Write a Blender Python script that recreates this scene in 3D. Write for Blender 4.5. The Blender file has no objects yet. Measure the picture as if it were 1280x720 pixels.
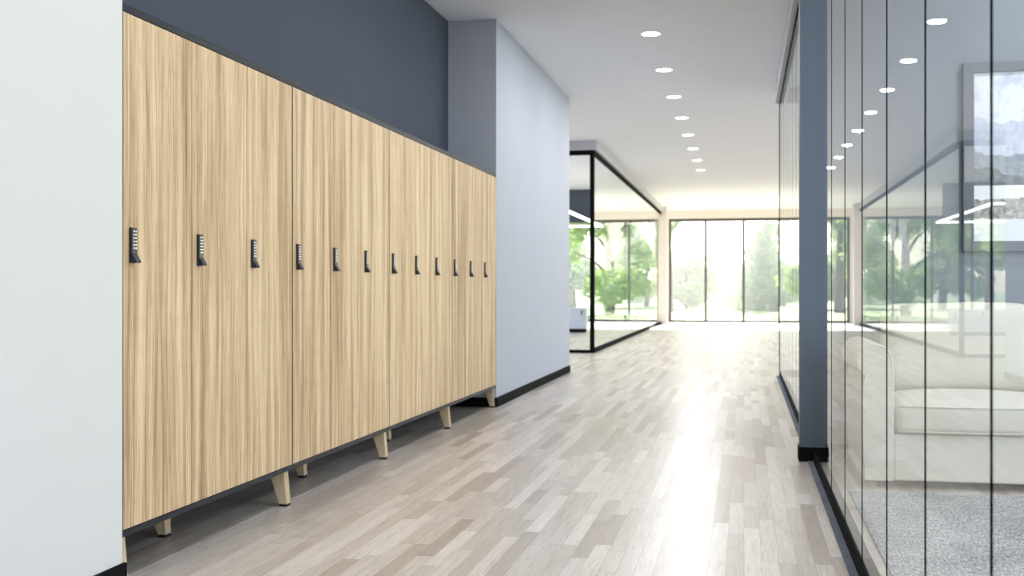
import bpy, bmesh, math, random
from mathutils import Vector, Matrix
random.seed(7)
S = bpy.context.scene
C = S.collection

# ------------------------------------------------------------------ camera
YAW = math.atan(290 / 1400.0)
cam_d = bpy.data.cameras.new('camera')
cam = bpy.data.objects.new('camera', cam_d)
C.objects.link(cam)
cam.location = (0, 0, 1.0)
cam.rotation_euler = (math.pi / 2, 0, YAW)
cam_d.sensor_width = 36.0
cam_d.lens = 36.0 * 1400 / 1280
cam_d.clip_end = 600
cam_d.dof.use_dof = True
cam_d.dof.focus_distance = 3.7
cam_d.dof.aperture_fstop = 5.2
S.camera = cam

# ------------------------------------------------------------------ world, sun, daylight
W = bpy.data.worlds.new('sky')
S.world = W
W.use_nodes = True
wn = W.node_tree
wn.nodes.clear()
wo = wn.nodes.new('ShaderNodeOutputWorld')
bg = wn.nodes.new('ShaderNodeBackground')
sky = wn.nodes.new('ShaderNodeTexSky')
sky.sky_type = 'NISHITA'
sky.sun_disc = False
sky.sun_elevation = math.radians(32)
sky.sun_rotation = math.radians(0)
sky.air_density = 1.0
sky.dust_density = 1.2
bg.inputs['Strength'].default_value = 0.8
wn.links.new(sky.outputs[0], bg.inputs['Color'])
wn.links.new(bg.outputs[0], wo.inputs['Surface'])

def light(name, kind, loc, rot, energy, color, size=None, portal=False):
    l = bpy.data.lights.new(name, kind)
    o = bpy.data.objects.new(name, l)
    C.objects.link(o)
    o.location = loc
    o.rotation_euler = rot
    l.energy = energy
    l.color = color
    if kind == 'AREA':
        l.shape = 'RECTANGLE'
        l.size, l.size_y = size
        l.cycles.is_portal = portal
    return o

# sun low beyond the far windows, shining back down the corridor
sun = light('sun', 'SUN', (0, 60, 30), (0, 0, 0), 78.0, (1.0, 0.94, 0.86))
sun.data.angle = math.radians(1.0)
sun.rotation_euler = Vector((-0.06, -1.0, -0.50)).to_track_quat('-Z', 'Y').to_euler()
PI = math.pi
# daylight standing outside the windows of the right side and behind the camera, plus added room fills
light('daylight_room', 'AREA', (5.2, 2.2, 1.9), (0, PI / 2, 0), 370, (0.91, 0.95, 1.0), (2.1, 7.6))
light('room_fill_back', 'AREA', (2.7, -4.5, 1.9), (PI / 2, 0, 0), 260, (0.95, 0.97, 1.0), (3.0, 2.0))  # added unseen fill brightening the sofa front and picture, no known window
light('daylight_side', 'AREA', (8.6, 11.1, 1.75), (0, PI / 2, 0), 480, (0.88, 0.93, 1.0), (2.4, 3.2))
light('daylight_open', 'AREA', (8.6, 23.0, 1.75), (0, PI / 2, 0), 480, (1.0, 0.95, 0.90), (2.4, 14.0))
light('daylight_meeting', 'AREA', (-8.6, 24.5, 1.7), (0, -PI / 2, 0), 600, (0.98, 0.97, 1.0), (2.4, 13.0))
light('daylight_passage', 'AREA', (-8.6, 15.1, 1.7), (0, -PI / 2, 0), 120, (0.86, 0.92, 1.0), (2.4, 3.2))
light('room_fill_top', 'AREA', (2.3, 3.4, 3.2), (0, 0, 0), 120, (0.97, 0.98, 1.0), (1.8, 1.8))  # unseen overhead fill added for sofa, picture and rug, no fixture here
light('daylight_behind', 'AREA', (-0.8, -4.6, 1.7), (PI / 2, 0, 0), 8, (0.9, 0.94, 1.0), (2.0, 2.0))
light('portal_far', 'AREA', (-0.5, 33.6, 1.6), (-PI / 2, 0, 0), 1, (1, 1, 1), (5.4, 3.1), portal=True)
light('portal_far_left', 'AREA', (-5.2, 33.6, 1.6), (-PI / 2, 0, 0), 1, (1, 1, 1), (5.6, 3.1), portal=True)

S.view_settings.view_transform = 'Standard'
S.view_settings.look = 'None'
S.view_settings.gamma = 1.0
S.view_settings.use_curve_mapping = False
S.view_settings.exposure = -0.92
S.cycles.use_denoising = True
S.cycles.max_bounces = 10
S.cycles.diffuse_bounces = 5
S.cycles.glossy_bounces = 5
S.cycles.transparent_max_bounces = 24
S.cycles.caustics_reflective = False
S.cycles.caustics_refractive = False
S.cycles.sample_clamp_indirect = 6.0

# ------------------------------------------------------------------ helpers
def lin(c):
    c = c / 255.0
    return c / 12.92 if c <= 0.04045 else ((c + 0.055) / 1.055) ** 2.4
def rgb(r, g, b):
    return (lin(r), lin(g), lin(b), 1.0)

class NT:
    """tiny node-tree writer"""
    def __init__(s, name):
        s.m = bpy.data.materials.new(name)
        s.m.use_nodes = True
        s.t = s.m.node_tree
        s.p = s.t.nodes.get('Principled BSDF')
        s.out = s.t.nodes.get('Material Output')
    def n(s, typ, **kw):
        x = s.t.nodes.new(typ)
        for k, v in kw.items():
            setattr(x, k, v)
        return x
    def l(s, a, b):
        s.t.links.new(a, b)
    def math(s, op, a, b=None, c=None):
        x = s.n('ShaderNodeMath', operation=op)
        for i, v in enumerate((a, b, c)):
            if v is None:
                continue
            if isinstance(v, (int, float)):
                x.inputs[i].default_value = v
            else:
                s.l(v, x.inputs[i])
        return x.outputs[0]
    def pos(s):
        g = s.n('ShaderNodeNewGeometry')
        q = s.n('ShaderNodeSeparateXYZ')
        s.l(g.outputs['Position'], q.inputs[0])
        return q.outputs[0], q.outputs[1], q.outputs[2]
    def vec(s, x, y, z):
        q = s.n('ShaderNodeCombineXYZ')
        for i, v in enumerate((x, y, z)):
            if isinstance(v, (int, float)):
                q.inputs[i].default_value = v
            else:
                s.l(v, q.inputs[i])
        return q.outputs[0]
    def noise(s, v, scale=1.0, detail=4.0, rough=0.5, dist=0.0):
        x = s.n('ShaderNodeTexNoise')
        s.l(v, x.inputs['Vector'])
        x.inputs['Scale'].default_value = scale
        x.inputs['Detail'].default_value = detail
        x.inputs['Roughness'].default_value = rough
        x.inputs['Distortion'].default_value = dist
        return x.outputs['Fac']
    def white(s, v):
        x = s.n('ShaderNodeTexWhiteNoise', noise_dimensions='3D')
        s.l(v, x.inputs['Vector'])
        return x.outputs['Value']
    def ramp(s, f, stops):
        x = s.n('ShaderNodeValToRGB')
        e = x.color_ramp.elements
        while len(e) < len(stops):
            e.new(0.5)
        for i, (p, c) in enumerate(stops):
            e[i].position = p
            e[i].color = c
        s.l(f, x.inputs[0])
        return x.outputs['Color']
    def mix(s, f, a, b, mode='MIX'):
        x = s.n('ShaderNodeMix', data_type='RGBA', blend_type=mode)
        for k, v in ((0, f), (6, a), (7, b)):
            if isinstance(v, (int, float)):
                x.inputs[k].default_value = v
            elif isinstance(v, tuple):
                x.inputs[k].default_value = v
            else:
                s.l(v, x.inputs[k])
        return x.outputs[2]
    def bump(s, h, strength=0.2, dist=0.01):
        b = s.n('ShaderNodeBump')
        b.inputs['Strength'].default_value = strength
        b.inputs['Distance'].default_value = dist
        s.l(h, b.inputs['Height'])
        s.l(b.outputs[0], s.p.inputs['Normal'])

def plain(name, col, rough=0.5, metal=0.0, spec=0.5, bump=None, mottle=0.04):
    """paint, plastic, metal: a colour with a faint uneven tone"""
    t = NT(name)
    g = t.n('ShaderNodeNewGeometry')
    f = t.noise(g.outputs['Position'], 3.0, 5.0, 0.6)
    dark = tuple(c * (1 - mottle) for c in col[:3]) + (1,)
    lite = tuple(min(1, c * (1 + mottle)) for c in col[:3]) + (1,)
    t.l(t.ramp(f, [(0.3, dark), (0.7, lite)]), t.p.inputs['Base Color'])
    t.p.inputs['Roughness'].default_value = rough
    t.p.inputs['Metallic'].default_value = metal
    t.p.inputs['Specular IOR Level'].default_value = spec
    if bump:
        t.bump(t.noise(g.outputs['Position'], bump[0], 3.0, 0.6), bump[1], bump[2])
    return t.m

def emit(name, col, strength):
    t = NT(name)
    t.p.inputs['Base Color'].default_value = (0.8, 0.8, 0.8, 1)
    t.p.inputs['Emission Color'].default_value = col
    t.p.inputs['Emission Strength'].default_value = strength
    return t.m

def glass_mat(name, k, tint=(0.96, 0.98, 0.97, 1), f0=0.04, power=5.0):
    t = NT(name)
    t.t.nodes.remove(t.p)
    lw = t.n('ShaderNodeLayerWeight')
    lw.inputs['Blend'].default_value = 0.5
    f = t.math('POWER', lw.outputs['Facing'], power)
    f = t.math('MULTIPLY_ADD', f, 1 - f0, f0)
    # mirrored on the face the ray enters by
    geo = t.n('ShaderNodeNewGeometry')
    f = t.math('MULTIPLY', f, t.math('MULTIPLY', t.math('SUBTRACT', 1.0, geo.outputs['Backfacing']), k))
    tr = t.n('ShaderNodeBsdfTransparent')
    tr.inputs[0].default_value = tint
    gl = t.n('ShaderNodeBsdfGlossy')
    gl.inputs['Roughness'].default_value = 0.0
    gl.inputs[0].default_value = (0.97, 0.98, 0.98, 1)
    mx = t.n('ShaderNodeMixShader')
    t.l(f, mx.inputs[0]); t.l(tr.outputs[0], mx.inputs[1]); t.l(gl.outputs[0], mx.inputs[2])
    t.l(mx.outputs[0], t.out.inputs[0])
    return t.m

def edge_mat():
    t = NT('clear glass edge')
    t.t.nodes.remove(t.p)
    tr = t.n('ShaderNodeBsdfTransparent')
    tr.inputs[0].default_value = (0.9, 0.94, 0.92, 1)
    t.l(tr.outputs[0], t.out.inputs[0])
    return t.m

def floor_mat():
    t = NT('oak parquet')
    x, y, z = t.pos()
    w = 0.063
    r = t.math('FLOOR', t.math('DIVIDE', x, w))
    off = t.white(t.vec(r, 3.7, 0.0))
    L = 1.15
    yy = t.math('ADD', t.math('DIVIDE', y, L), t.math('MULTIPLY', off, 9.0))
    idx = t.math('FLOOR', yy)
    # second, jittered joint so that boards differ in length
    jit = t.math('MULTIPLY_ADD', t.white(t.vec(r, idx, 5.0)), 0.55, 0.2)
    fy = t.math('FRACT', yy)
    second = t.math('GREATER_THAN', fy, jit)
    has2 = t.math('GREATER_THAN', t.white(t.vec(idx, r, 8.0)), 0.45)
    sub = t.math('MULTIPLY', second, has2)
    rnd = t.white(t.vec(r, idx, t.math('ADD', sub, 1.0)))
    rnd2 = t.white(t.vec(idx, r, t.math('ADD', sub, 2.5)))
    base = t.ramp(rnd, [(0.0, rgb(170, 157, 147)), (0.2, rgb(191, 180, 171)), (0.7, rgb(204, 195, 187)), (1.0, rgb(219, 211, 204))])
    # grain inside each board, shifted per board
    gv = t.vec(t.math('MULTIPLY_ADD', rnd, 31.0, t.math('MULTIPLY', x, 34.0)), t.math('MULTIPLY_ADD', rnd2, 17.0, t.math('MULTIPLY', y, 2.2)), rnd)
    g1 = t.noise(gv, 1.0, 7.0, 0.70, 1.8)
    gcol = t.ramp(g1, [(0.30, (0.74, 0.71, 0.68, 1)), (0.47, (0.95, 0.945, 0.94, 1)), (0.70, (1.12, 1.12, 1.12, 1))])
    c = t.mix(1.0, base, gcol, 'MULTIPLY')
    fv = t.vec(t.math('MULTIPLY', x, 260.0), t.math('MULTIPLY', y, 9.0), rnd)
    g2 = t.noise(fv, 1.0, 3.0, 0.6)
    c = t.mix(0.35, c, t.ramp(g2, [(0.35, (0.70, 0.68, 0.66, 1)), (0.6, (1, 1, 1, 1))]), 'MULTIPLY')
    # seams
    fx = t.math('FRACT', t.math('DIVIDE', x, w))
    e1 = t.math('LESS_THAN', t.math('MINIMUM', fx, t.math('SUBTRACT', 1.0, fx)), 0.014)
    e2 = t.math('LESS_THAN', t.math('MINIMUM', fy, t.math('SUBTRACT', 1.0, fy)), 0.0016)
    e3 = t.math('MULTIPLY', has2, t.math('LESS_THAN', t.math('ABSOLUTE', t.math('SUBTRACT', fy, jit)), 0.0016))
    e = t.math('MAXIMUM', e1, t.math('MAXIMUM', e2, e3))
    c = t.mix(t.math('MULTIPLY', e, 0.45), c, (0.10, 0.08, 0.065, 1))
    t.l(c, t.p.inputs['Base Color'])
    t.l(t.math('MULTIPLY_ADD', g1, 0.12, 0.25), t.p.inputs['Roughness'])
    t.p.inputs['Specular IOR Level'].default_value = 0.36
    return t.m

def veneer(name, stops, ky=26.0, sheen=0.5):
    """pale oak veneer, grain standing upright"""
    t = NT(name)
    x, y, z = t.pos()
    h = t.math('ADD', x, y)
    warp = t.math('MULTIPLY', t.noise(t.vec(t.math('MULTIPLY', h, 6.0), 0.0, t.math('MULTIPLY', z, 0.9)), 1.0, 2.0, 0.5), 0.05)
    hh = t.math('ADD', h, warp)
    a = t.noise(t.vec(t.math('MULTIPLY', hh, ky), 0.0, t.math('MULTIPLY', z, 0.45)), 1.0, 5.0, 0.72)
    b = t.noise(t.vec(t.math('MULTIPLY', hh, ky * 11), 3.0, t.math('MULTIPLY', z, 1.6)), 1.0, 3.0, 0.6)
    f = t.math('ADD', t.math('MULTIPLY', a, 0.62), t.math('MULTIPLY', b, 0.38))
    c = t.ramp(f, stops)
    d = t.noise(t.vec(t.math('MULTIPLY', h, 420.0), 1.0, t.math('MULTIPLY', z, 12.0)), 1.0, 2.0, 0.5)
    c = t.mix(0.6, c, t.ramp(d, [(0.32, (0.62, 0.56, 0.48, 1)), (0.50, (1, 1, 1, 1))]), 'MULTIPLY')
    t.l(c, t.p.inputs['Base Color'])
    t.p.inputs['Roughness'].default_value = 0.55
    t.p.inputs['Specular IOR Level'].default_value = 0.3
    t.bump(d, 0.05, 0.001)
    return t.m

def fabric_mat(name, col, scale=260.0):
    t = NT(name)
    g = t.n('ShaderNodeNewGeometry')
    f = t.noise(g.outputs['Position'], scale, 2.0, 0.6)
    t.l(t.ramp(f, [(0.3, tuple(c * 0.88 for c in col[:3]) + (1,)), (0.7, col)]), t.p.inputs['Base Color'])
    t.p.inputs['Roughness'].default_value = 0.95
    t.p.inputs['Specular IOR Level'].default_value = 0.15
    t.p.inputs['Sheen Weight'].default_value = 0.2
    t.bump(f, 0.25, 0.002)
    return t.m

def rug_mat():
    t = NT('woven rug wool')
    x, y, z = t.pos()
    a = t.noise(t.vec(t.math('MULTIPLY', x, 120.0), t.math('MULTIPLY', y, 26.0), 0.0), 1.0, 3.0, 0.7)
    b = t.noise(t.vec(x, y, 0.0), 260.0, 2.0, 0.6)
    c = t.noise(t.vec(x, y, 0.0), 3.0, 4.0, 0.6)
    f = t.math('ADD', t.math('MULTIPLY', a, 0.5), t.math('ADD', t.math('MULTIPLY', b, 0.35), t.math('MULTIPLY', c, 0.15)))
    t.l(t.ramp(f, [(0.41, rgb(92, 94, 98)), (0.5, rgb(150, 152, 154)), (0.59, rgb(214, 214, 214))]), t.p.inputs['Base Color'])
    t.p.inputs['Roughness'].default_value = 1.0
    t.p.inputs['Specular IOR Level'].default_value = 0.05
    t.bump(f, 0.8, 0.01)
    return t.m

def grass_mat():
    t = NT('lawn grass')
    g = t.n('ShaderNodeNewGeometry')
    f = t.noise(g.outputs['Position'], 0.35, 8.0, 0.7)
    t.l(t.ramp(f, [(0.3, rgb(112, 138, 76)), (0.7, rgb(160, 178, 112))]), t.p.inputs['Base Color'])
    t.p.inputs['Roughness'].default_value = 0.95
    return t.m

def leaf_mat(name, a, b):
    t = NT(name)
    g = t.n('ShaderNodeNewGeometry')
    f = t.noise(g.outputs['Position'], 1.6, 5.0, 0.7)
    c = t.ramp(f, [(0.3, a), (0.7, b)])
    t.l(c, t.p.inputs['Base Color'])
    t.p.inputs['Roughness'].default_value = 0.6
    tr = t.n('ShaderNodeBsdfTranslucent')
    t.l(c, tr.inputs[0])
    mx = t.n('ShaderNodeMixShader')
    mx.inputs[0].default_value = 0.45
    t.l(t.p.outputs[0], mx.inputs[1]); t.l(tr.outputs[0], mx.inputs[2])
    t.l(mx.outputs[0], t.out.inputs[0])
    return t.m

def art_mat(x0, x1, z0, z1):
    """a pale ink landscape: sky, two ridges, a band of water, a stony shore"""
    t = NT('landscape print')
    x, y, z = t.pos()
    u = t.math('DIVIDE', t.math('SUBTRACT', x, x0), x1 - x0)
    v = t.math('DIVIDE', t.math('SUBTRACT', z, z0), z1 - z0)
    c = t.ramp(t.noise(t.vec(t.math('MULTIPLY', x, 9.0), 0.0, t.math('MULTIPLY', z, 9.0)), 1.0, 8.0, 0.7), [(0.38, rgb(186, 192, 212)), (0.52, rgb(224, 227, 236))])
    def ridge(level, amp, freq, seed, col_a, col_b, c):
        h = t.math('MULTIPLY_ADD', t.noise(t.vec(t.math('MULTIPLY', u, freq), seed, 0.0), 1.0, 5.0, 0.55), amp, level)
        m = t.math('LESS_THAN', v, h)
        tex = t.ramp(t.noise(t.vec(t.math('MULTIPLY', x, 30.0), seed, t.math('MULTIPLY', z, 30.0)), 1.0, 6.0, 0.7), [(0.35, col_a), (0.65, col_b)])
        return t.mix(m, c, tex)
    c = ridge(0.52, 0.42, 2.6, 2.0, rgb(176, 182, 204), rgb(206, 210, 226), c)
    c = ridge(0.34, 0.34, 3.4, 6.2, rgb(122, 128, 142), rgb(160, 166, 178), c)
    c = ridge(0.18, 0.40, 2.2, 9.3, rgb(84, 88, 98), rgb(128, 132, 140), c)
    c = t.mix(t.math('LESS_THAN', v, 0.33), c, rgb(240, 242, 246))
    c = ridge(0.20, 0.10, 9.0, 12.0, rgb(110, 108, 104), rgb(206, 204, 200), c)
    c = t.mix(t.math('LESS_THAN', v, 0.13), c, rgb(226, 228, 234))
    t.l(c, t.p.inputs['Base Color'])
    t.p.inputs['Roughness'].default_value = 0.6
    return t.m

M = dict(
    edge=edge_mat(),
    wallnear=plain('neutral off-white wall paint', rgb(211, 210, 209), 0.75, spec=0.3, bump=(220, 0.05, 0.001), mottle=0.01),
    wall=plain('pale blue-grey wall paint', rgb(172, 177, 189), 0.7, bump=(220, 0.05, 0.001), mottle=0.015),
    wallroom=plain('cool grey wall paint', rgb(124, 130, 142), 0.7, bump=(220, 0.05, 0.001), mottle=0.015),
    wallfar=plain('warm white plaster', rgb(222, 214, 206), 0.8, bump=(150, 0.05, 0.001), mottle=0.02),
    slate=plain('slate blue wall paint', rgb(82, 88, 100), 0.9, spec=0.1, bump=(220, 0.06, 0.001), mottle=0.02),
    ceil=plain('ceiling paint', rgb(246, 249, 255), 0.85, bump=(200, 0.04, 0.001), mottle=0.015),
    black=plain('black lacquered skirting', rgb(22, 22, 25), 0.8, spec=0.05, mottle=0.05),
    frame=plain('black anodised frame', rgb(18, 19, 21), 0.8, spec=0.05, mottle=0.05),
    carcass=plain('charcoal steel carcass', rgb(34, 37, 44), 0.5, spec=0.2),
    column=plain('blue grey painted column', rgb(84, 94, 110), 0.55, bump=(200, 0.04, 0.001)),
    strip=plain('speckled floor strip', rgb(112, 118, 130), 0.8, spec=0.1, bump=(500, 0.6, 0.003), mottle=0.25),
    lock=plain('matt black lock plastic', rgb(24, 26, 30), 0.35),
    lever=plain('black lever satin', rgb(34, 38, 46), 0.5, spec=0.25),
    button=plain('white keypad print', rgb(245, 247, 250), 0.4),
    rubber=plain('black rubber foot', rgb(12, 12, 12), 0.7),
    seal=plain('black silicone joint', rgb(10, 10, 12), 0.9, spec=0.0),
    seal2=plain('grey silicone joint', rgb(150, 150, 150), 0.5),
    picframe=plain('grey picture frame', rgb(98, 102, 112), 0.5),
    trim=plain('grey soffit trim', rgb(190, 192, 198), 0.6),
    white=plain('white enamel', rgb(236, 236, 236), 0.4),
    sill=plain('dark window metal', rgb(84, 82, 80), 0.5),
    side=plain('pale lilac lacquer', rgb(196, 200, 216), 0.4),
    bark=plain('tree bark', rgb(96, 80, 64), 0.9, mottle=0.3),
    concrete=plain('pale concrete', rgb(214, 214, 216), 0.9),
    bwin=plain('office window glass', rgb(190, 200, 214), 0.3),
    sofa=fabric_mat('cream linen', rgb(214, 208, 198)),
    sofapipe=fabric_mat('cream piping', rgb(210, 204, 195)),
    floor=floor_mat(),
    oak=veneer('oak veneer', [(0.37, rgb(138, 108, 77)), (0.45, rgb(180, 150, 115)), (0.51, rgb(205, 178, 141)), (0.58, rgb(223, 200, 166))], 15.0),
    leg=veneer('plywood leg', [(0.3, rgb(176, 150, 116)), (0.7, rgb(222, 200, 172))], 40),
    rug=rug_mat(), grass=grass_mat(),
    glass=glass_mat('partition glass', 1.0, power=7.5),
    glass2=glass_mat('meeting room glass', 0.5),
    winglass=glass_mat('window glass', 0.5),
    lamp=emit('downlight diffuser', (1.0, 0.97, 0.93, 1), 30.0),
    led=emit('led strip', (1.0, 1.0, 1.0, 1), 12.0),
)

class MB:
    """collects shapes and links them as ONE mesh object"""
    def __init__(s):
        s.bm = bmesh.new()
    def box(s, x0, x1, y0, y1, z0, z1, bevel=0.0, seg=2):
        b = bmesh.new()
        bmesh.ops.create_cube(b, size=1.0)
        for v in b.verts:
            v.co = Vector((x0 + (v.co.x + .5) * (x1 - x0), y0 + (v.co.y + .5) * (y1 - y0), z0 + (v.co.z + .5) * (z1 - z0)))
        if bevel > 0:
            bmesh.ops.bevel(b, geom=list(b.edges), offset=bevel, segments=seg, affect='EDGES', profile=0.5)
        return s.add(b)
    def add(s, b):
        me = bpy.data.meshes.new('t'); b.to_mesh(me); b.free()
        s.bm.from_mesh(me); bpy.data.meshes.remove(me)
        return s
    def prism(s, pts, axis, a0, a1, bevel=0.0):
        """pts outline extruded along axis ('x','y','z')"""
        b = bmesh.new()
        def P(p, a):
            return {'x': (a, p[0], p[1]), 'y': (p[0], a, p[1]), 'z': (p[0], p[1], a)}[axis]
        v0 = [b.verts.new(P(p, a0)) for p in pts]
        v1 = [b.verts.new(P(p, a1)) for p in pts]
        b.faces.new(v0); b.faces.new(v1[::-1])
        n = len(pts)
        for i in range(n):
            b.faces.new((v0[i], v1[i], v1[(i + 1) % n], v0[(i + 1) % n]))
        bmesh.ops.recalc_face_normals(b, faces=b.faces)
        if bevel > 0:
            bmesh.ops.bevel(b, geom=list(b.edges), offset=bevel, segments=2, affect='EDGES', profile=0.5)
        return s.add(b)
    def cyl(s, c, r, z0, z1, n=32, r2=None):
        b = bmesh.new()
        bmesh.ops.create_cone(b, cap_ends=True, segments=n, radius1=r, radius2=r if r2 is None else r2, depth=z1 - z0,
                              matrix=Matrix.Translation((c[0], c[1], (z0 + z1) / 2)))
        return s.add(b)
    def ring(s, c, r0, r1, z0, z1, n=40):
        b = bmesh.new()
        vs = []
        for i in range(n):
            a = 2 * PI * i / n
            ca, sa = math.cos(a), math.sin(a)
            vs.append([b.verts.new((c[0] + r * ca, c[1] + r * sa, z)) for r, z in ((r0, z1), (r1, z1), (r1, z0), (r0, z0))])
        for i in range(n):
            p, q = vs[i], vs[(i + 1) % n]
            for k in range(4):
                b.faces.new((p[k], q[k], q[(k + 1) % 4], p[(k + 1) % 4]))
        bmesh.ops.recalc_face_normals(b, faces=b.faces)
        return s.add(b)
    def tube(s, pts, r, n=8, closed=False):
        b = bmesh.new()
        rings = []
        m = len(pts)
        for i, p in enumerate(pts):
            p = Vector(p)
            a = Vector(pts[(i - 1) % m] if closed or i > 0 else pts[0])
            c = Vector(pts[(i + 1) % m] if closed or i < m - 1 else pts[-1])
            d = (c - a).normalized()
            u = d.orthogonal().normalized() if i == 0 else (u - d * u.dot(d)).normalized()
            w = d.cross(u)
            rr = r[i] if isinstance(r, (list, tuple)) else r
            rings.append([b.verts.new(p + (u * math.cos(2 * PI * k / n) + w * math.sin(2 * PI * k / n)) * rr) for k in range(n)])
        for i in range(m if closed else m - 1):
            p, q = rings[i], rings[(i + 1) % m]
            for k in range(n):
                b.faces.new((p[k], p[(k + 1) % n], q[(k + 1) % n], q[k]))
        if not closed:
            b.faces.new(rings[0][::-1]); b.faces.new(rings[-1])
        return s.add(b)
    def cushion(s, cx, cy, cz, sx, sy, sz, r, top=0.0, front=0.0, side=0.0, n=14, wob=0.0, seed=0):
        """a stuffed cushion: rounded box that swells"""
        b = bmesh.new()
        bmesh.ops.create_cube(b, size=2.0)
        bmesh.ops.subdivide_edges(b, edges=list(b.edges), cuts=n, use_grid_fill=True)
        h = Vector((sx / 2, sy / 2, sz / 2))
        from mathutils import noise as mn
        for v in b.verts:
            q = v.co.copy()
            # push the grid lines towards the rims so that the rounding is smooth
            q = Vector([math.copysign(abs(c) ** 0.7, c) for c in q])
            p = Vector((q.x * h.x, q.y * h.y, q.z * h.z))
            inner = Vector([max(-(h[i] - r), min(h[i] - r, p[i])) for i in range(3)])
            d = p - inner
            if d.length > 1e-6:
                p = inner + d.normalized() * r
            fx, fy, fz = (1 - q.x ** 2), (1 - q.y ** 2), (1 - q.z ** 2)
            p.z += top * math.copysign(1, q.z) * max(fx, 0) ** .5 * max(fy, 0) ** .5 * (1 if q.z > 0 else 0.3) * abs(q.z)
            p.y += -front * max(fx, 0) ** .5 * max(fz, 0) ** .5 * (1 if q.y < 0 else -1) * abs(q.y)
            p.x += side * max(fy, 0) ** .5 * max(fz, 0) ** .5 * q.x
            if wob:
                w = mn.noise(Vector((p.x * 5 + seed, p.y * 5, p.z * 5)))
                p += p.normalized() * w * wob
            v.co = p + Vector((cx, cy, cz))
        for f in b.faces:
            f.smooth = True
        return s.add(b)
    def build(s, name, mat, parent=None, smooth=False, loc=None):
        me = bpy.data.meshes.new(name)
        if smooth:
            for f in s.bm.faces:
                f.smooth = True
        s.bm.to_mesh(me); s.bm.free()
        me.materials.append(mat)
        o = bpy.data.objects.new(name, me)
        C.objects.link(o)
        if parent is not None:
            o.parent = parent
        if loc is not None:
            o.location = loc
        return o

def tag(o, label, cat, group=None):
    o['label'] = label
    o['category'] = cat
    if group:
        o['group'] = group
    return o

def thing(name, label, cat, loc, group=None, rz=0.0):
    o = bpy.data.objects.new(name, None)
    C.objects.link(o)
    o.location = loc
    o.rotation_euler = (0, 0, rz)
    o.empty_display_size = 0.2
    return tag(o, label, cat, group)

def struct(o):
    o['kind'] = 'structure'
    return o

def box(x0, x1, y0, y1, z0, z1, name, mat, parent=None, bevel=0.0):
    return MB().box(x0, x1, y0, y1, z0, z1, bevel).build(name, mat, parent)

def dup(root, loc, label=None):
    r = root.copy(); C.objects.link(r); r.location = loc
    if label:
        r['label'] = label
    kids = [o for o in C.objects if o.parent == root]
    for ch in kids:
        c = ch.copy(); C.objects.link(c); c.parent = r
        for g in [o for o in C.objects if o.parent == ch]:
            d = g.copy(); C.objects.link(d); d.parent = c
    return r

# ------------------------------------------------------------------ setting
H = 3.26
XL = -2.037           # left wall plane, locker fronts
Y0, Y1, Y2 = 3.405, 9.18, 13.2
XA = -2.455           # back of the alcove
YF = 33.0             # far window wall
XG = 0.388            # glass partition plane
YG = 13.04
YB = 17.08            # front of the glazed meeting room
XB = -2.25            # its corridor side

struct(box(-8.2, 8.2, -4.2, 33.4, -0.15, 0.0, 'floor', M['floor']))
struct(box(-8.2, 8.2, -4.2, 33.4, H, H + 0.2, 'ceiling', M['ceil']))
struct(box(-2.75, XL, -4.0, Y0, 0, H, 'wall_left', M['wallnear']))
struct(box(-2.75, XA, Y0, Y1, 0, H, 'wall_alcove', M['slate']))
struct(box(-8.0, XL, Y1, Y2, 0, H, 'wall_passage', M['wall']))
struct(box(XL - 0.002, XL + 0.012, -4.0, Y0 + 0.012, 0, 0.08, 'baseboard_left', M['black'], bevel=0.002))
struct(box(XL - 0.002, XL + 0.012, Y1 - 0.012, Y2 + 0.01, 0, 0.08, 'baseboard_passage', M['black'], bevel=0.002))
struct(MB().box(XA - 0.002, XA + 0.012, Y0, Y1, 0, 0.08, 0.002).box(XA, XL - 0.003, Y1 - 0.012, Y1 + 0.002, 0, 0.08, 0.002).build('baseboard_alcove', M['black']))
struct(box(-8.0, 5.0, -4.2, -4.0, 0, 0.55, 'wall_back', M['wall']))
bw = MB().box(-2.75, -2.1, -4.2, -4.0, 0.55, H).box(0.5, 1.1, -4.2, -4.0, 0.55, H).box(4.3, 5.0, -4.2, -4.0, 0.55, H).box(1.1, 4.3, -4.2, -4.0, 2.95, H).box(-2.1, 0.5, -4.2, -4.0, 2.85, H).build('wall_back', M['wall'])
struct(bw)
# outer left wall with daylight openings
wl = MB().box(-8.2, -8.0, Y2, 33.2, 0, 0.35).box(-8.2, -8.0, Y2, 33.2, 3.0, H)
for a, b in ((13.2, 13.5), (16.8, 18.0), (31.0, 33.2)):
    wl.box(-8.2, -8.0, a, b, 0.35, 3.0)
struct(wl.build('wall_outer_left', M['wallfar']))
# outer right wall with daylight openings
wr = MB().box(8.0, 8.2, 6.97, 33.2, 0, 0.35).box(8.0, 8.2, 6.97, 33.2, 3.0, H)
for a, b in ((6.97, 7.2), (12.8, 15.8), (30.2, 33.2)):
    wr.box(8.0, 8.2, a, b, 0.35, 3.0)
struct(wr.build('wall_outer_right', M['wallfar']))
rr = MB().box(4.6, 4.8, -4.0, 6.85, 0, 0.85).box(4.6, 4.8, -4.0, 6.85, 3.0, H).box(4.6, 4.8, -4.0, -1.8, 0.85, 3.0).box(4.6, 4.8, 6.2, 6.85, 0.85, 3.0)
struct(rr.build('wall_right', M['wallroom']))
struct(box(0.47, 8.0, 6.85, 6.97, 0, H, 'wall_room', M['wallroom']))
struct(box(0.47, 4.6, 6.838, 6.852, 0, 0.08, 'baseboard_room', M['black'], bevel=0.002))

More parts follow.
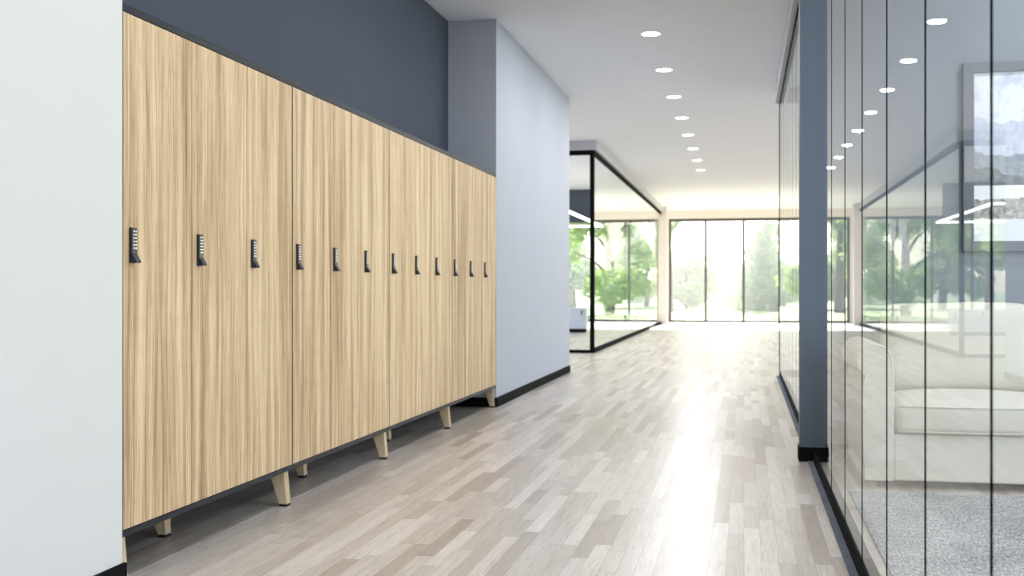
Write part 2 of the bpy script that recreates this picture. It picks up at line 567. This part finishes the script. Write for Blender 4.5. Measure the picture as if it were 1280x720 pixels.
def pxx(px, Z):
    """x of a point seen at column px on the plane y = Z"""
    t = (px - 640) / 1400.0
    s, c = math.sin(YAW), math.cos(YAW)
    return Z * (t * c - s) / (c + t * s)

# far window wall
wx0, wx1 = pxx(836, YF), pxx(1061, YF)
fw = MB().box(-8.0, 8.0, YF, YF + 0.25, 3.02, H)
fw.box(pxx(824, YF), wx0, YF, YF + 0.25, 0, 3.02)
fw.box(wx1, wx1 + 0.36, YF, YF + 0.25, 0, 3.02)
struct(fw.build('wall_far', M['wallfar']))
def window(name, x0, x1, mull):
    f = MB()
    t = 0.07
    f.box(x0, x1, YF + 0.04, YF + 0.14, 2.94, 3.02).box(x0, x1, YF + 0.04, YF + 0.14, 0.0, 0.07)
    f.box(x0, x0 + t, YF + 0.04, YF + 0.14, 0.07, 2.94).box(x1 - t, x1, YF + 0.04, YF + 0.14, 0.07, 2.94)
    w = struct(f.build(name, M['sill']))
    e = [x0 + t] + list(mull) + [x1 - t]
    for m in mull:
        MB().box(m - 0.035, m + 0.035, YF + 0.05, YF + 0.13, 0.07, 2.94).build('mullion', M['sill'], w)
    for a, b in zip(e[:-1], e[1:]):
        MB().box(a + (0.035 if a != e[0] else 0), b - (0.035 if b != e[-1] else 0), YF + 0.085, YF + 0.095, 0.07, 2.94).build('pane', M['winglass'], w)
    return w
window('window_1', wx0, wx1, [pxx(p, YF) for p in (882, 929.5, 974.5, 1019)])
window('window_2', -7.95, pxx(824, YF), [pxx(p, YF) for p in (786, 742, 698, 656)])
window('window_3', wx1 + 0.36, 7.95, [wx1 + 0.36 + 1.1 * k for k in range(1, 6)])
struct(box(-2.33, -2.10, 31.25, 31.55, 0, H, 'wall_pillar', M['wallfar']))

# soffits
struct(box(0.348, 0.46, -4.0, YG, 3.088, H, 'trim_1', M['trim'], bevel=0.004))
struct(MB().box(XB - 0.12, XB + 0.045, YB - 0.045, 31.25, 3.117, H, 0.004).box(-8.0, XB - 0.12, YB - 0.045, YB + 0.12, 3.117, H, 0.004).build('trim_2', M['trim']))

# ------------------------------------------------------------------ glass partitions
def glass_wall(label, ys, jw, jm, name='glass_partition'):
    g = thing(name, label, 'glass partition', (XG + 0.01, (ys[0] + ys[-1]) / 2, 0))
    ox, oy, _ = g.location
    def B(x0, x1, y0, y1, z0, z1, nm, mt, bev=0.0):
        return box(x0 - ox, x1 - ox, y0 - oy, y1 - oy, z0, z1, nm, mt, g, bev)
    B(XG, XG + 0.045, ys[0], ys[-1], 0.0, 0.07, 'floor_rail', M['frame'], 0.002)
    B(XG, XG + 0.035, ys[0], ys[-1], 3.05, 3.088, 'top_rail', M['frame'], 0.002)
    B(XG - 0.029, XG, ys[0], ys[-1], 0.0, 0.006, 'floor_strip', M['strip'])
    for a, b in zip(ys[:-1], ys[1:]):
        o = B(XG + 0.0046, XG + 0.0086, a + 0.0005, b - 0.0005, 0.07, 3.05, 'pane', M['glass'])
        o.data.materials.append(M['edge'])
        for f in o.data.polygons:
            if abs(f.normal.x) < 0.5:
                f.material_index = 1
    for a in ys[1:-1]:
        B(XG + 0.0033, XG + 0.0045, a - jw, a + jw, 0.07, 3.05, 'joint', jm)
    return g
joints = [5.13, 4.45, 3.80, 3.143, 2.476, 1.813]
jy = sorted([((z + 0.39 * math.sin(YAW)) / math.cos(YAW)) for z in joints])
step = (jy[-1] - jy[0]) / 5
near = [jy[0] - step * k for k in range(7, 0, -1)] + jy + [6.65]
near = [y for y in near if y > -3.0]
glass_wall('frameless glass wall with black upright joints in front of the cream sofa', near, 0.0065, M['seal'])
far = [6.81 + (YG - 0.02 - 6.81) * k / 9 for k in range(10)]
gf = glass_wall('glass wall running away beyond the blue-grey column', far, 0.004, M['seal2'])
box(0, 0.02, YG - gf.location.y - 0.02, YG - gf.location.y, 0.07, 3.05, 'end_post', M['frame'], gf).location.x = -0.01
# end glass of that second room
ge = thing('glass_partition', 'glass end wall facing the far windows, beyond the long glass wall', 'glass partition', (4.2, YG, 0))
box(-3.78, 3.8, -0.03, 0.01, 0.0, 0.07, 'floor_rail', M['frame'], ge)
box(-3.78, 3.8, -0.03, 0.01, 3.09, H, 'top_rail', M['frame'], ge)
for k in range(5):
    box(-3.78 + k * 1.516, -3.78 + k * 1.516 + 1.50, -0.015, -0.003, 0.07, 3.09, 'pane', M['glass2'], ge)

# column
cl = thing('column', 'square blue-grey column with black plinth in line with the glass wall', 'column', (0.388, 6.73, 0))
box(-0.072, 0.071, -0.07, 0.07, 0.0, H - 0.001, 'shaft', M['column'], cl)
box(-0.079, 0.079, -0.077, 0.077, 0, 0.083, 'plinth', M['black'], cl, 0.002)

# meeting room box (left, beyond the passage)
mb = thing('glass_partition', 'black framed glass corner of the meeting room, left of the corridor', 'glass partition', (XB, YB, 0))
def MBx(x0, x1, y0, y1, z0, z1, nm, mt, bev=0.0):
    return box(x0 - XB, x1 - XB, y0 - YB, y1 - YB, z0, z1, nm, mt, mb, bev)
MBx(XB - 0.068, XB, YB, YB + 0.05, 0, 3.117, 'corner_post', M['frame'], 0.002)
MBx(-8.0, XB - 0.068, YB, YB + 0.05, 3.045, 3.117, 'front_top_rail', M['frame'])
MBx(-8.0, XB - 0.068, YB, YB + 0.05, 0, 0.048, 'front_floor_rail', M['frame'])
MBx(XB - 0.04, XB, YB + 0.05, 31.25, 3.045, 3.117, 'side_top_rail', M['frame'])
MBx(XB - 0.04, XB, YB + 0.05, 31.25, 0, 0.07, 'side_floor_rail', M['frame'])
for k in range(4):
    a = YB + 0.05 + k * (31.25 - YB - 0.05) / 4
    MBx(XB - 0.026, XB - 0.014, a, a + (31.25 - YB - 0.05) / 4 - 0.006, 0.07, 3.045, 'side_pane', M['glass2'])
for k in range(4):
    a = -8.0 + k * (8.0 + XB - 0.068) / 4
    MBx(a, a + (8.0 + XB - 0.068) / 4 - 0.006, YB + 0.019, YB + 0.031, 0.048, 3.045, 'front_pane', M['glass2'])
    
# inner partition of the meeting room: slate header over an opening
struct(box(-8.0, -3.42, 25.5, 25.62, 2.52, H, 'wall_inner', M['slate']))
sb = thing('sideboard', 'low pale lilac sideboard behind the meeting room glass', 'sideboard', (-4.6, 25.2, 0))
box(-1.1, 1.1, -0.22, 0.22, 0.08, 0.55, 'body', M['side'], sb, 0.004)
box(-1.08, 1.08, -0.2, 0.2, 0.0, 0.08, 'plinth', M['frame'], sb)
for k in range(4):
    d = box(-1.09 + k * 0.545, -1.09 + k * 0.545 + 0.54, -0.236, -0.221, 0.09, 0.54, 'door', M['side'], sb, 0.002)
    MB().box(-0.62 + k * 0.545, -0.60 + k * 0.545, -0.25, -0.236, 0.40, 0.50).build('handle', M['frame'], d)

# rectangular pendant light inside the meeting room
pl = thing('pendant_light', 'rectangular white line pendant glowing inside the meeting room', 'pendant light', (-4.0, 19.9, 2.24))
for nm, b in (('light_bar', (1.20, 1.24, -2.4, 2.4)), ('light_bar', (-1.24, -1.20, -2.4, 2.4)),
              ('light_bar', (-1.20, 1.20, 2.36, 2.40)), ('light_bar', (-1.20, 1.20, -2.40, -2.36))):
    box(b[0], b[1], b[2], b[3], -0.02, 0.015, nm, M['led'], pl)
for sx in (-1.22, 1.22):
    for sy in (-2.2, 2.2):
        MB().cyl((sx, sy), 0.002, 0.015, H - 2.24, 6).build('cable', M['white'], pl)

# ------------------------------------------------------------------ lockers
U = (Y1 - Y0) / 4.0
BT, BB = 1.957, 0.164
def front_leg(y0):
    # tapered board: broad under the carcass, narrow on the floor, outer edge leaning out
    m = MB()
    m.prism([(-0.098, BB), (-0.022, BB), (-0.008, 0.012), (-0.046, 0.012)], 'y', y0, y0 + 0.046, 0.001)
    return m
def add_front_leg(root, y0, xm=0.0):
    o = front_leg(y0).build('leg', M['leg'], root)
    MB().box(-0.045, -0.009, y0 + 0.001, y0 + 0.045, 0.0, 0.012).build('foot_pad', M['rubber'], o)
    return o
def make_locker(loc, label):
    t = thing('locker_cabinet', label, 'locker cabinet', loc, 'locker cabinets in a row along the left wall')
    h = U / 2
    # local frame: x = 0 at the door plane, y centred on the unit
    b = MB()
    b.box(-0.405, -0.001, -h + 0.0005, h - 0.0005, BT - 0.026, BT, 0.001)
    b.box(-0.405, -0.001, -h + 0.0005, h - 0.0005, BB, BB + 0.0216, 0.001)
    b.box(-0.405, -0.0015, -h + 0.0005, -h + 0.0045, BB + 0.0216, BT - 0.026)
    b.box(-0.405, -0.0015, h - 0.0045, h - 0.0005, BB + 0.0216, BT - 0.026)
    b.box(-0.405, -0.399, -h + 0.0045, h - 0.0045, BB + 0.0216, BT - 0.026)
    for k in (1, 2):
        y = -h + k * U / 3
        b.box(-0.399, -0.022, y - 0.008, y + 0.008, BB + 0.0216, BT - 0.026)
    b.build('body', M['carcass'], t)
    dw = (U - 0.010) / 3
    for k in range(3):
        a = -h + 0.005 + k * dw
        d = MB().box(-0.019, 0.0, a + 0.0027, a + dw - 0.0027, BB + 0.0240, BT - 0.0290, 0.0012, 1).build('door', M['oak'], t)
        y = a + 0.036 
        zt, zb = 1.205, 1.085
        # housing, lever and two columns of six keys
        hs = MB().prism([(0, zb), (0.0035, zb), (0.0105, zb + 0.029), (0.012, zb + 0.030), (0.012, zt - 0.003), (0.009, zt), (0, zt)], 'y', y, y + 0.034, 0.0012)
        hs.build('lock_housing', M['lock'], d)
        lv = MB().prism([(0.004, zb + 0.001), (0.0112, zb + 0.029), (0.0135, zb + 0.029), (0.028, zb + 0.004), (0.026, zb)], 'y', y + 0.0008, y + 0.0332, 0.0012)
        lv.build('lock_lever', M['lever'], d)
        for j in range(6):
            for i in range(2):
                yy = y + 0.0085 + i * 0.0125
                zz = zt - 0.0125 - j * 0.0115
                MB().box(0.0118, 0.0135, yy, yy + 0.0068, zz - 0.0027, zz + 0.0027, 0.0006, 1).build('lock_button', M['button'], d)
    add_front_leg(t, h - 0.048)
    # rear leg under the middle of the unit
    o = MB().prism([(-0.320, BB), (-0.240, BB), (-0.230, 0.012), (-0.264, 0.012)], 'y', -0.02, 0.026, 0.001).build('leg', M['leg'], t)
    MB().box(-0.263, -0.231, -0.019, 0.025, 0.0, 0.012).build('foot_pad', M['rubber'], o)
    return t
lk = [('first locker cabinet, next to the near pale wall, three oak doors', 0),
      ('second locker cabinet along the wall, oak doors with keypad locks', 1),
      ('third locker cabinet along the wall, oak doors with keypad locks', 2),
      ('fourth and farthest locker cabinet, ending at the pale wall corner', 3)]
proto = make_locker((XL, Y0 + U / 2, 0), lk[0][0])
for lab, k in lk[1:]:
    dup(proto, (XL, Y0 + U * (k + 0.5), 0), lab)
add_front_leg(proto, -U / 2 + 0.006)

# ------------------------------------------------------------------ downlights
ords = ['nearest of the row', 'second of the row', 'third of the row', 'fourth of the row', 'fifth of the row', 'sixth of the row', 'seventh of the row', 'last of the row, closest to the windows']
def make_downlight(y, lab):
    t = thing('ceiling_light', 'round recessed ceiling downlight, ' + lab, 'ceiling light', (-0.81, y, H), 'recessed downlights along the corridor')
    MB().ring((0, 0), 0.080, 0.094, -0.006, 0.0).build('trim_ring', M['white'], t)
    MB().cyl((0, 0), 0.0795, -0.004, -0.0005, 32).build('diffuser', M['lamp'], t)
    l = light('downlight_lamp', 'AREA', (0, 0, -0.012), (0, 0, 0), LAMP_W, (0.93, 0.96, 1.0), (0.14, 0.14))
    l.data.shape = 'DISK'
    l.parent = t
    return t
yd = 9.99
LAMP_W = 24
for k, lab in enumerate(('above the far end of the lockers', 'above the third locker cabinet', 'above the second locker cabinet', 'above the first locker cabinet', 'above the near pale wall')):
    make_downlight(yd - 1.675 * (k + 1), lab)
LAMP_W = 46
for k, lab in enumerate(ords):
    make_downlight(yd + 1.675 * k, lab)

make_downlight(6.05, 'above the framed picture in the glass room').location.x = 1.9
# ------------------------------------------------------------------ right-hand room: sofa, picture, rug
SX, SY = 1.54, 5.83
so = thing('sofa', 'cream linen sofa with rolled arms behind the glass wall', 'sofa', (SX, SY, 0))
def arm(sgn):
    # sgn -1: arm on the left end seen from the front
    pts = []
    x_in, x_out = 0.81, 0.97       # distances from the sofa centre
    cx, cz, r = 0.902, 0.635, 0.089
    prof = [(x_in, 0.04), (x_in, 0.60)]
    for k in range(0, 19):
        a = PI - k * (PI * 1.32) / 18
        prof.append((cx + r * math.cos(a), cz + r * math.sin(a)))
    prof += [(x_out - 0.004, 0.50), (x_out - 0.004, 0.30), (x_out - 0.016, 0.04)]
    P = [(p[0] * sgn, p[1]) for p in prof]
    o = MB().prism(P, 'y', 0.0, 0.86, 0.006).build('arm', M['sofa'], so, smooth=False)
    # piping round the front edge of the roll
    q = [(p[0] * sgn, -0.002, p[1]) for p in prof[1:]]
    q = [((v[0] - cx * sgn) * 0.90 + cx * sgn, v[1], (v[2] - cz) * 0.90 + cz if v[2] > 0.5 else v[2]) for v in q]
    MB().tube(q, 0.0032, 6).build('piping', M['sofapipe'], o, smooth=True)
arm(-1); arm(1)
MB().box(-0.81, 0.81, 0.02, 0.86, 0.04, 0.272, 0.012, 3).build('base', M['sofa'], so)
MB().box(-0.81, 0.81, 0.66, 0.88, 0.272, 0.76, 0.03, 4).build('back_frame', M['sofa'], so)
for k in range(2):
    cx = -0.405 + k * 0.81
    o = MB().cushion(cx, 0.345, 0.35, 0.806, 0.69, 0.150, 0.035, top=0.045, front=0.010, side=0.0, wob=0.004, seed=k * 7).build('seat_cushion', M['sofa'], so)
    for zz in (0.288, 0.412):
        MB().tube([(cx - 0.385, -0.001, zz), (cx - 0.2, -0.007, zz), (cx, -0.010, zz), (cx + 0.2, -0.007, zz), (cx + 0.385, -0.001, zz)], 0.004, 6).build('piping', M['sofapipe'], o, smooth=True)
    bc = MB().cushion(0, 0, 0, 0.80, 0.17, 0.48, 0.07, top=0.02, front=0.055, side=0.006, wob=0.012, seed=3 + k * 5).build('back_cushion', M['sofa'], so)
    bc.location = (cx, 0.60, 0.665)
    bc.rotation_euler = (math.radians(-9), 0, 0)
for sx in (-0.86, 0.86):
    for sy in (0.08, 0.78):
        MB().cyl((sx, sy), 0.018, 0.0, 0.045, 12, 0.024).build('foot', M['black'], so)

ry = 6.85
px0, px1, pz0, pz1 = 1.232, 2.33, 1.21, 2.292
pf = thing('framed_picture', 'grey framed mountain landscape hanging on the wall above the sofa', 'picture', ((px0 + px1) / 2, ry, pz0))
ox = (px0 + px1) / 2; hw = (px1 - px0) / 2; hh = pz1 - pz0; fwd = 0.058
fr = MB()
fr.prism([(-hw, 0), (hw, 0), (hw - fwd, fwd), (-hw + fwd, fwd)], 'y', -0.035, -0.001, 0.001)
fr.prism([(-hw, hh), (hw, hh), (hw - fwd, hh - fwd), (-hw + fwd, hh - fwd)], 'y', -0.035, -0.001, 0.001)
fr.prism([(-hw, 0), (-hw, hh), (-hw + fwd, hh - fwd), (-hw + fwd, fwd)], 'y', -0.035, -0.001, 0.001)
fr.prism([(hw, 0), (hw, hh), (hw - fwd, hh - fwd), (hw - fwd, fwd)], 'y', -0.035, -0.001, 0.001)
fr.build('frame', M['picframe'], pf)
box(-hw + fwd, hw - fwd, -0.018, -0.012, fwd, hh - fwd, 'print', art_mat(px0 + fwd, px1 - fwd, pz0 + fwd, pz1 - fwd), pf)
box(-hw + 0.01, hw - 0.01, -0.010, -0.002, 0.01, hh - 0.01, 'backing', M['white'], pf)

tag(MB().box(0.50, 3.9, 1.2, 5.70, 0.0, 0.012, 0.004).build('rug', M['rug']), 'pale grey woven rug on the floor in front of the sofa', 'rug')

# ------------------------------------------------------------------ outside
g = box(-90, 90, 33.6, 260, -0.35, -0.10, 'lawn', M['grass'])
g['kind'] = 'structure'
g.name = 'floor_lawn'

LM = [leaf_mat('leaves fresh green', rgb(150, 178, 104), rgb(206, 220, 150)),
      leaf_mat('leaves deep green', rgb(122, 156, 104), rgb(180, 204, 148)),
      leaf_mat('leaves yellow green', rgb(180, 196, 110), rgb(226, 230, 164))]
def crown(blobs, n, size, seed):
    rnd = random.Random(seed)
    bm = bmesh.new()
    tot = sum(b[3] ** 2 for b in blobs)
    for (bx, by, bz, br) in blobs:
        for _ in range(int(n * br ** 2 / tot)):
            d = Vector((rnd.gauss(0, 1), rnd.gauss(0, 1), rnd.gauss(0, 1))).normalized()
            r = br * (rnd.random() ** 0.33)
            c = Vector((bx, by, bz)) + Vector((d.x * r, d.y * r, d.z * r * 0.8))
            u = Vector((rnd.gauss(0, 1), rnd.gauss(0, 1), rnd.gauss(0, .6))).normalized()
            w = u.orthogonal().normalized()
            s = size * rnd.uniform(.6, 1.4)
            m = bm.verts.new(c - u * s); p = bm.verts.new(c + w * s * .45); q = bm.verts.new(c + u * s); t = bm.verts.new(c - w * s * .45)
            bm.faces.new((m, p, q, t))
    x = MB(); x.bm.free(); x.bm = bm
    return x
def tree(x, y, h, w, mat, lab, seed, low=0.25, conifer=False, name='tree'):
    rnd = random.Random(seed)
    t = thing(name, lab, 'tree' if name == 'tree' else 'bush', (x, y, -0.1), 'trees and bushes in the park outside')
    blobs = []
    if conifer:
        for k in range(9):
            f = k / 8.0
            zz = h * (low + (1 - low) * f)
            r = w * (1 - f) * 0.55 + 0.15
            for j in range(3):
                a = rnd.uniform(0, 2 * PI)
                blobs.append((math.cos(a) * r * .5, math.sin(a) * r * .5, zz, r * .75))
    else:
        for k in range(16):
            a = rnd.uniform(0, 2 * PI); f = rnd.random()
            zz = h * (low + (1 - low) * f * 0.88) + h * .03
            rr = w * 0.5 * math.sqrt(max(0.05, 1 - (2 * f - 0.9) ** 2)) * rnd.uniform(.3, 1)
            blobs.append((math.cos(a) * rr, math.sin(a) * rr, zz, w * rnd.uniform(.16, .27)))
    crown(blobs, 4200 if name == 'tree' else 1800, 0.20 if name == 'tree' else 0.13, seed).build('foliage', mat, t)
    if name == 'tree':
        pts, rad = [], []
        for k in range(7):
            f = k / 6.0
            pts.append((math.sin(seed + f * 3) * .12 * f * h * .1, math.cos(seed * 2 + f * 3) * .1 * f, h * .8 * f)); rad.append(0.03 * h * (1 - f * .8))
        MB().tube(pts, rad, 8).build('trunk', M['bark'], t, smooth=True)
        for k in range(4):
            a = seed + k * 1.7; z0 = h * (low + .1 * k)
            MB().tube([(0, 0, z0), (math.cos(a) * w * .2, math.sin(a) * w * .2, z0 + h * .08), (math.cos(a) * w * .38, math.sin(a) * w * .38, z0 + h * .12)], [0.012 * h, .008 * h, .003 * h], 6).build('branch', M['bark'], t, smooth=True)
    else:
        MB().tube([(0, 0, 0), (0, 0, h * .5)], [0.04, 0.02], 6).build('stem', M['bark'], t)
    return t
tree(pxx(762, 46), 46, 7.5, 4.2, LM[0], 'leafy tree filling the pane beside the black meeting room post', 1, .12)
tree(pxx(808, 67), 67, 5.4, 3.4, LM[2], 'pale tree seen through the glass next to the far pillar', 2, .15)
tree(pxx(836, 52), 52, 8.0, 1.9, LM[1], 'tree overhanging the top corner of the first far pane', 3, .45)
tree(pxx(858, 60), 60, 3.0, 2.6, LM[0], 'low rounded tree in the first far window pane', 4, .1)
tree(pxx(905, 72), 72, 2.6, 3.0, LM[1], 'low dark tree in the second far window pane', 5, .1)
tree(pxx(958, 57), 57, 5.2, 2.6, LM[1], 'tall pointed tree in the third far window pane', 6, .12, True)
tree(pxx(975, 80), 80, 3.6, 3.4, LM[2], 'yellow green tree behind the tall pointed one', 7, .1)
tree(pxx(1014, 49), 49, 6.4, 3.6, LM[0], 'leafy tree at the glass wall edge of the far window', 8, .12)
tree(pxx(1064, 64), 64, 7.4, 4.4, LM[1], 'deep green tree outside, right of the far window', 9, .12)
tree(pxx(716, 61), 61, 7.4, 3.4, LM[1], 'deep green tree outside, behind the meeting room front glass', 10, .1)
tree(pxx(668, 53), 53, 7.6, 3.8, LM[0], 'broad tree mirrored in the glass wall beside the picture', 11, .1)
tree(pxx(610, 46), 46, 7.6, 5.0, LM[2], 'yellow green tree farther left outside the meeting room', 12, .1)
tree(pxx(876, 88), 88, 1.6, 3.2, LM[0], 'low bush under the first far window pane', 13, .05, name='bush')
tree(pxx(928, 94), 94, 1.5, 3.4, LM[2], 'low bush behind the middle mullion of the far window', 14, .05, name='bush')
tree(pxx(790, 80), 80, 1.8, 3.6, LM[1], 'low dark bush beneath the pale tree by the pillar', 15, .05, name='bush')

ob = thing('office_building', 'pale office block with a grid of windows far beyond the park', 'building', (pxx(907, 200), 200, -0.1))
box(-3.8, 3.8, 0, 8, 0, 13.0, 'facade', M['concrete'], ob)
for i in range(6):
    for j in range(6):
        MB().box(-3.4 + i * 1.18, -2.6 + i * 1.18, -0.05, 0.02, 1.5 + j * 1.9, 2.8 + j * 1.9).build('window', M['bwin'], ob)

# added sunlit mist put over the park to imitate overexposure
vm = bpy.data.materials.new('added glare volume')
vm.use_nodes = True
vt = vm.node_tree
vt.nodes.clear()
vo = vt.nodes.new('ShaderNodeOutputMaterial')
vs = vt.nodes.new('ShaderNodeVolumeScatter')
vs.inputs['Density'].default_value = 0.013
vs.inputs['Anisotropy'].default_value = 0.3
vt.links.new(vs.outputs[0], vo.inputs['Volume'])
veil = box(-40, 40, 36, 190, -0.09, 25, 'veil', vm)
veil['kind'] = 'stuff'
tag(veil, 'added pale mist hanging over the park', 'veil')
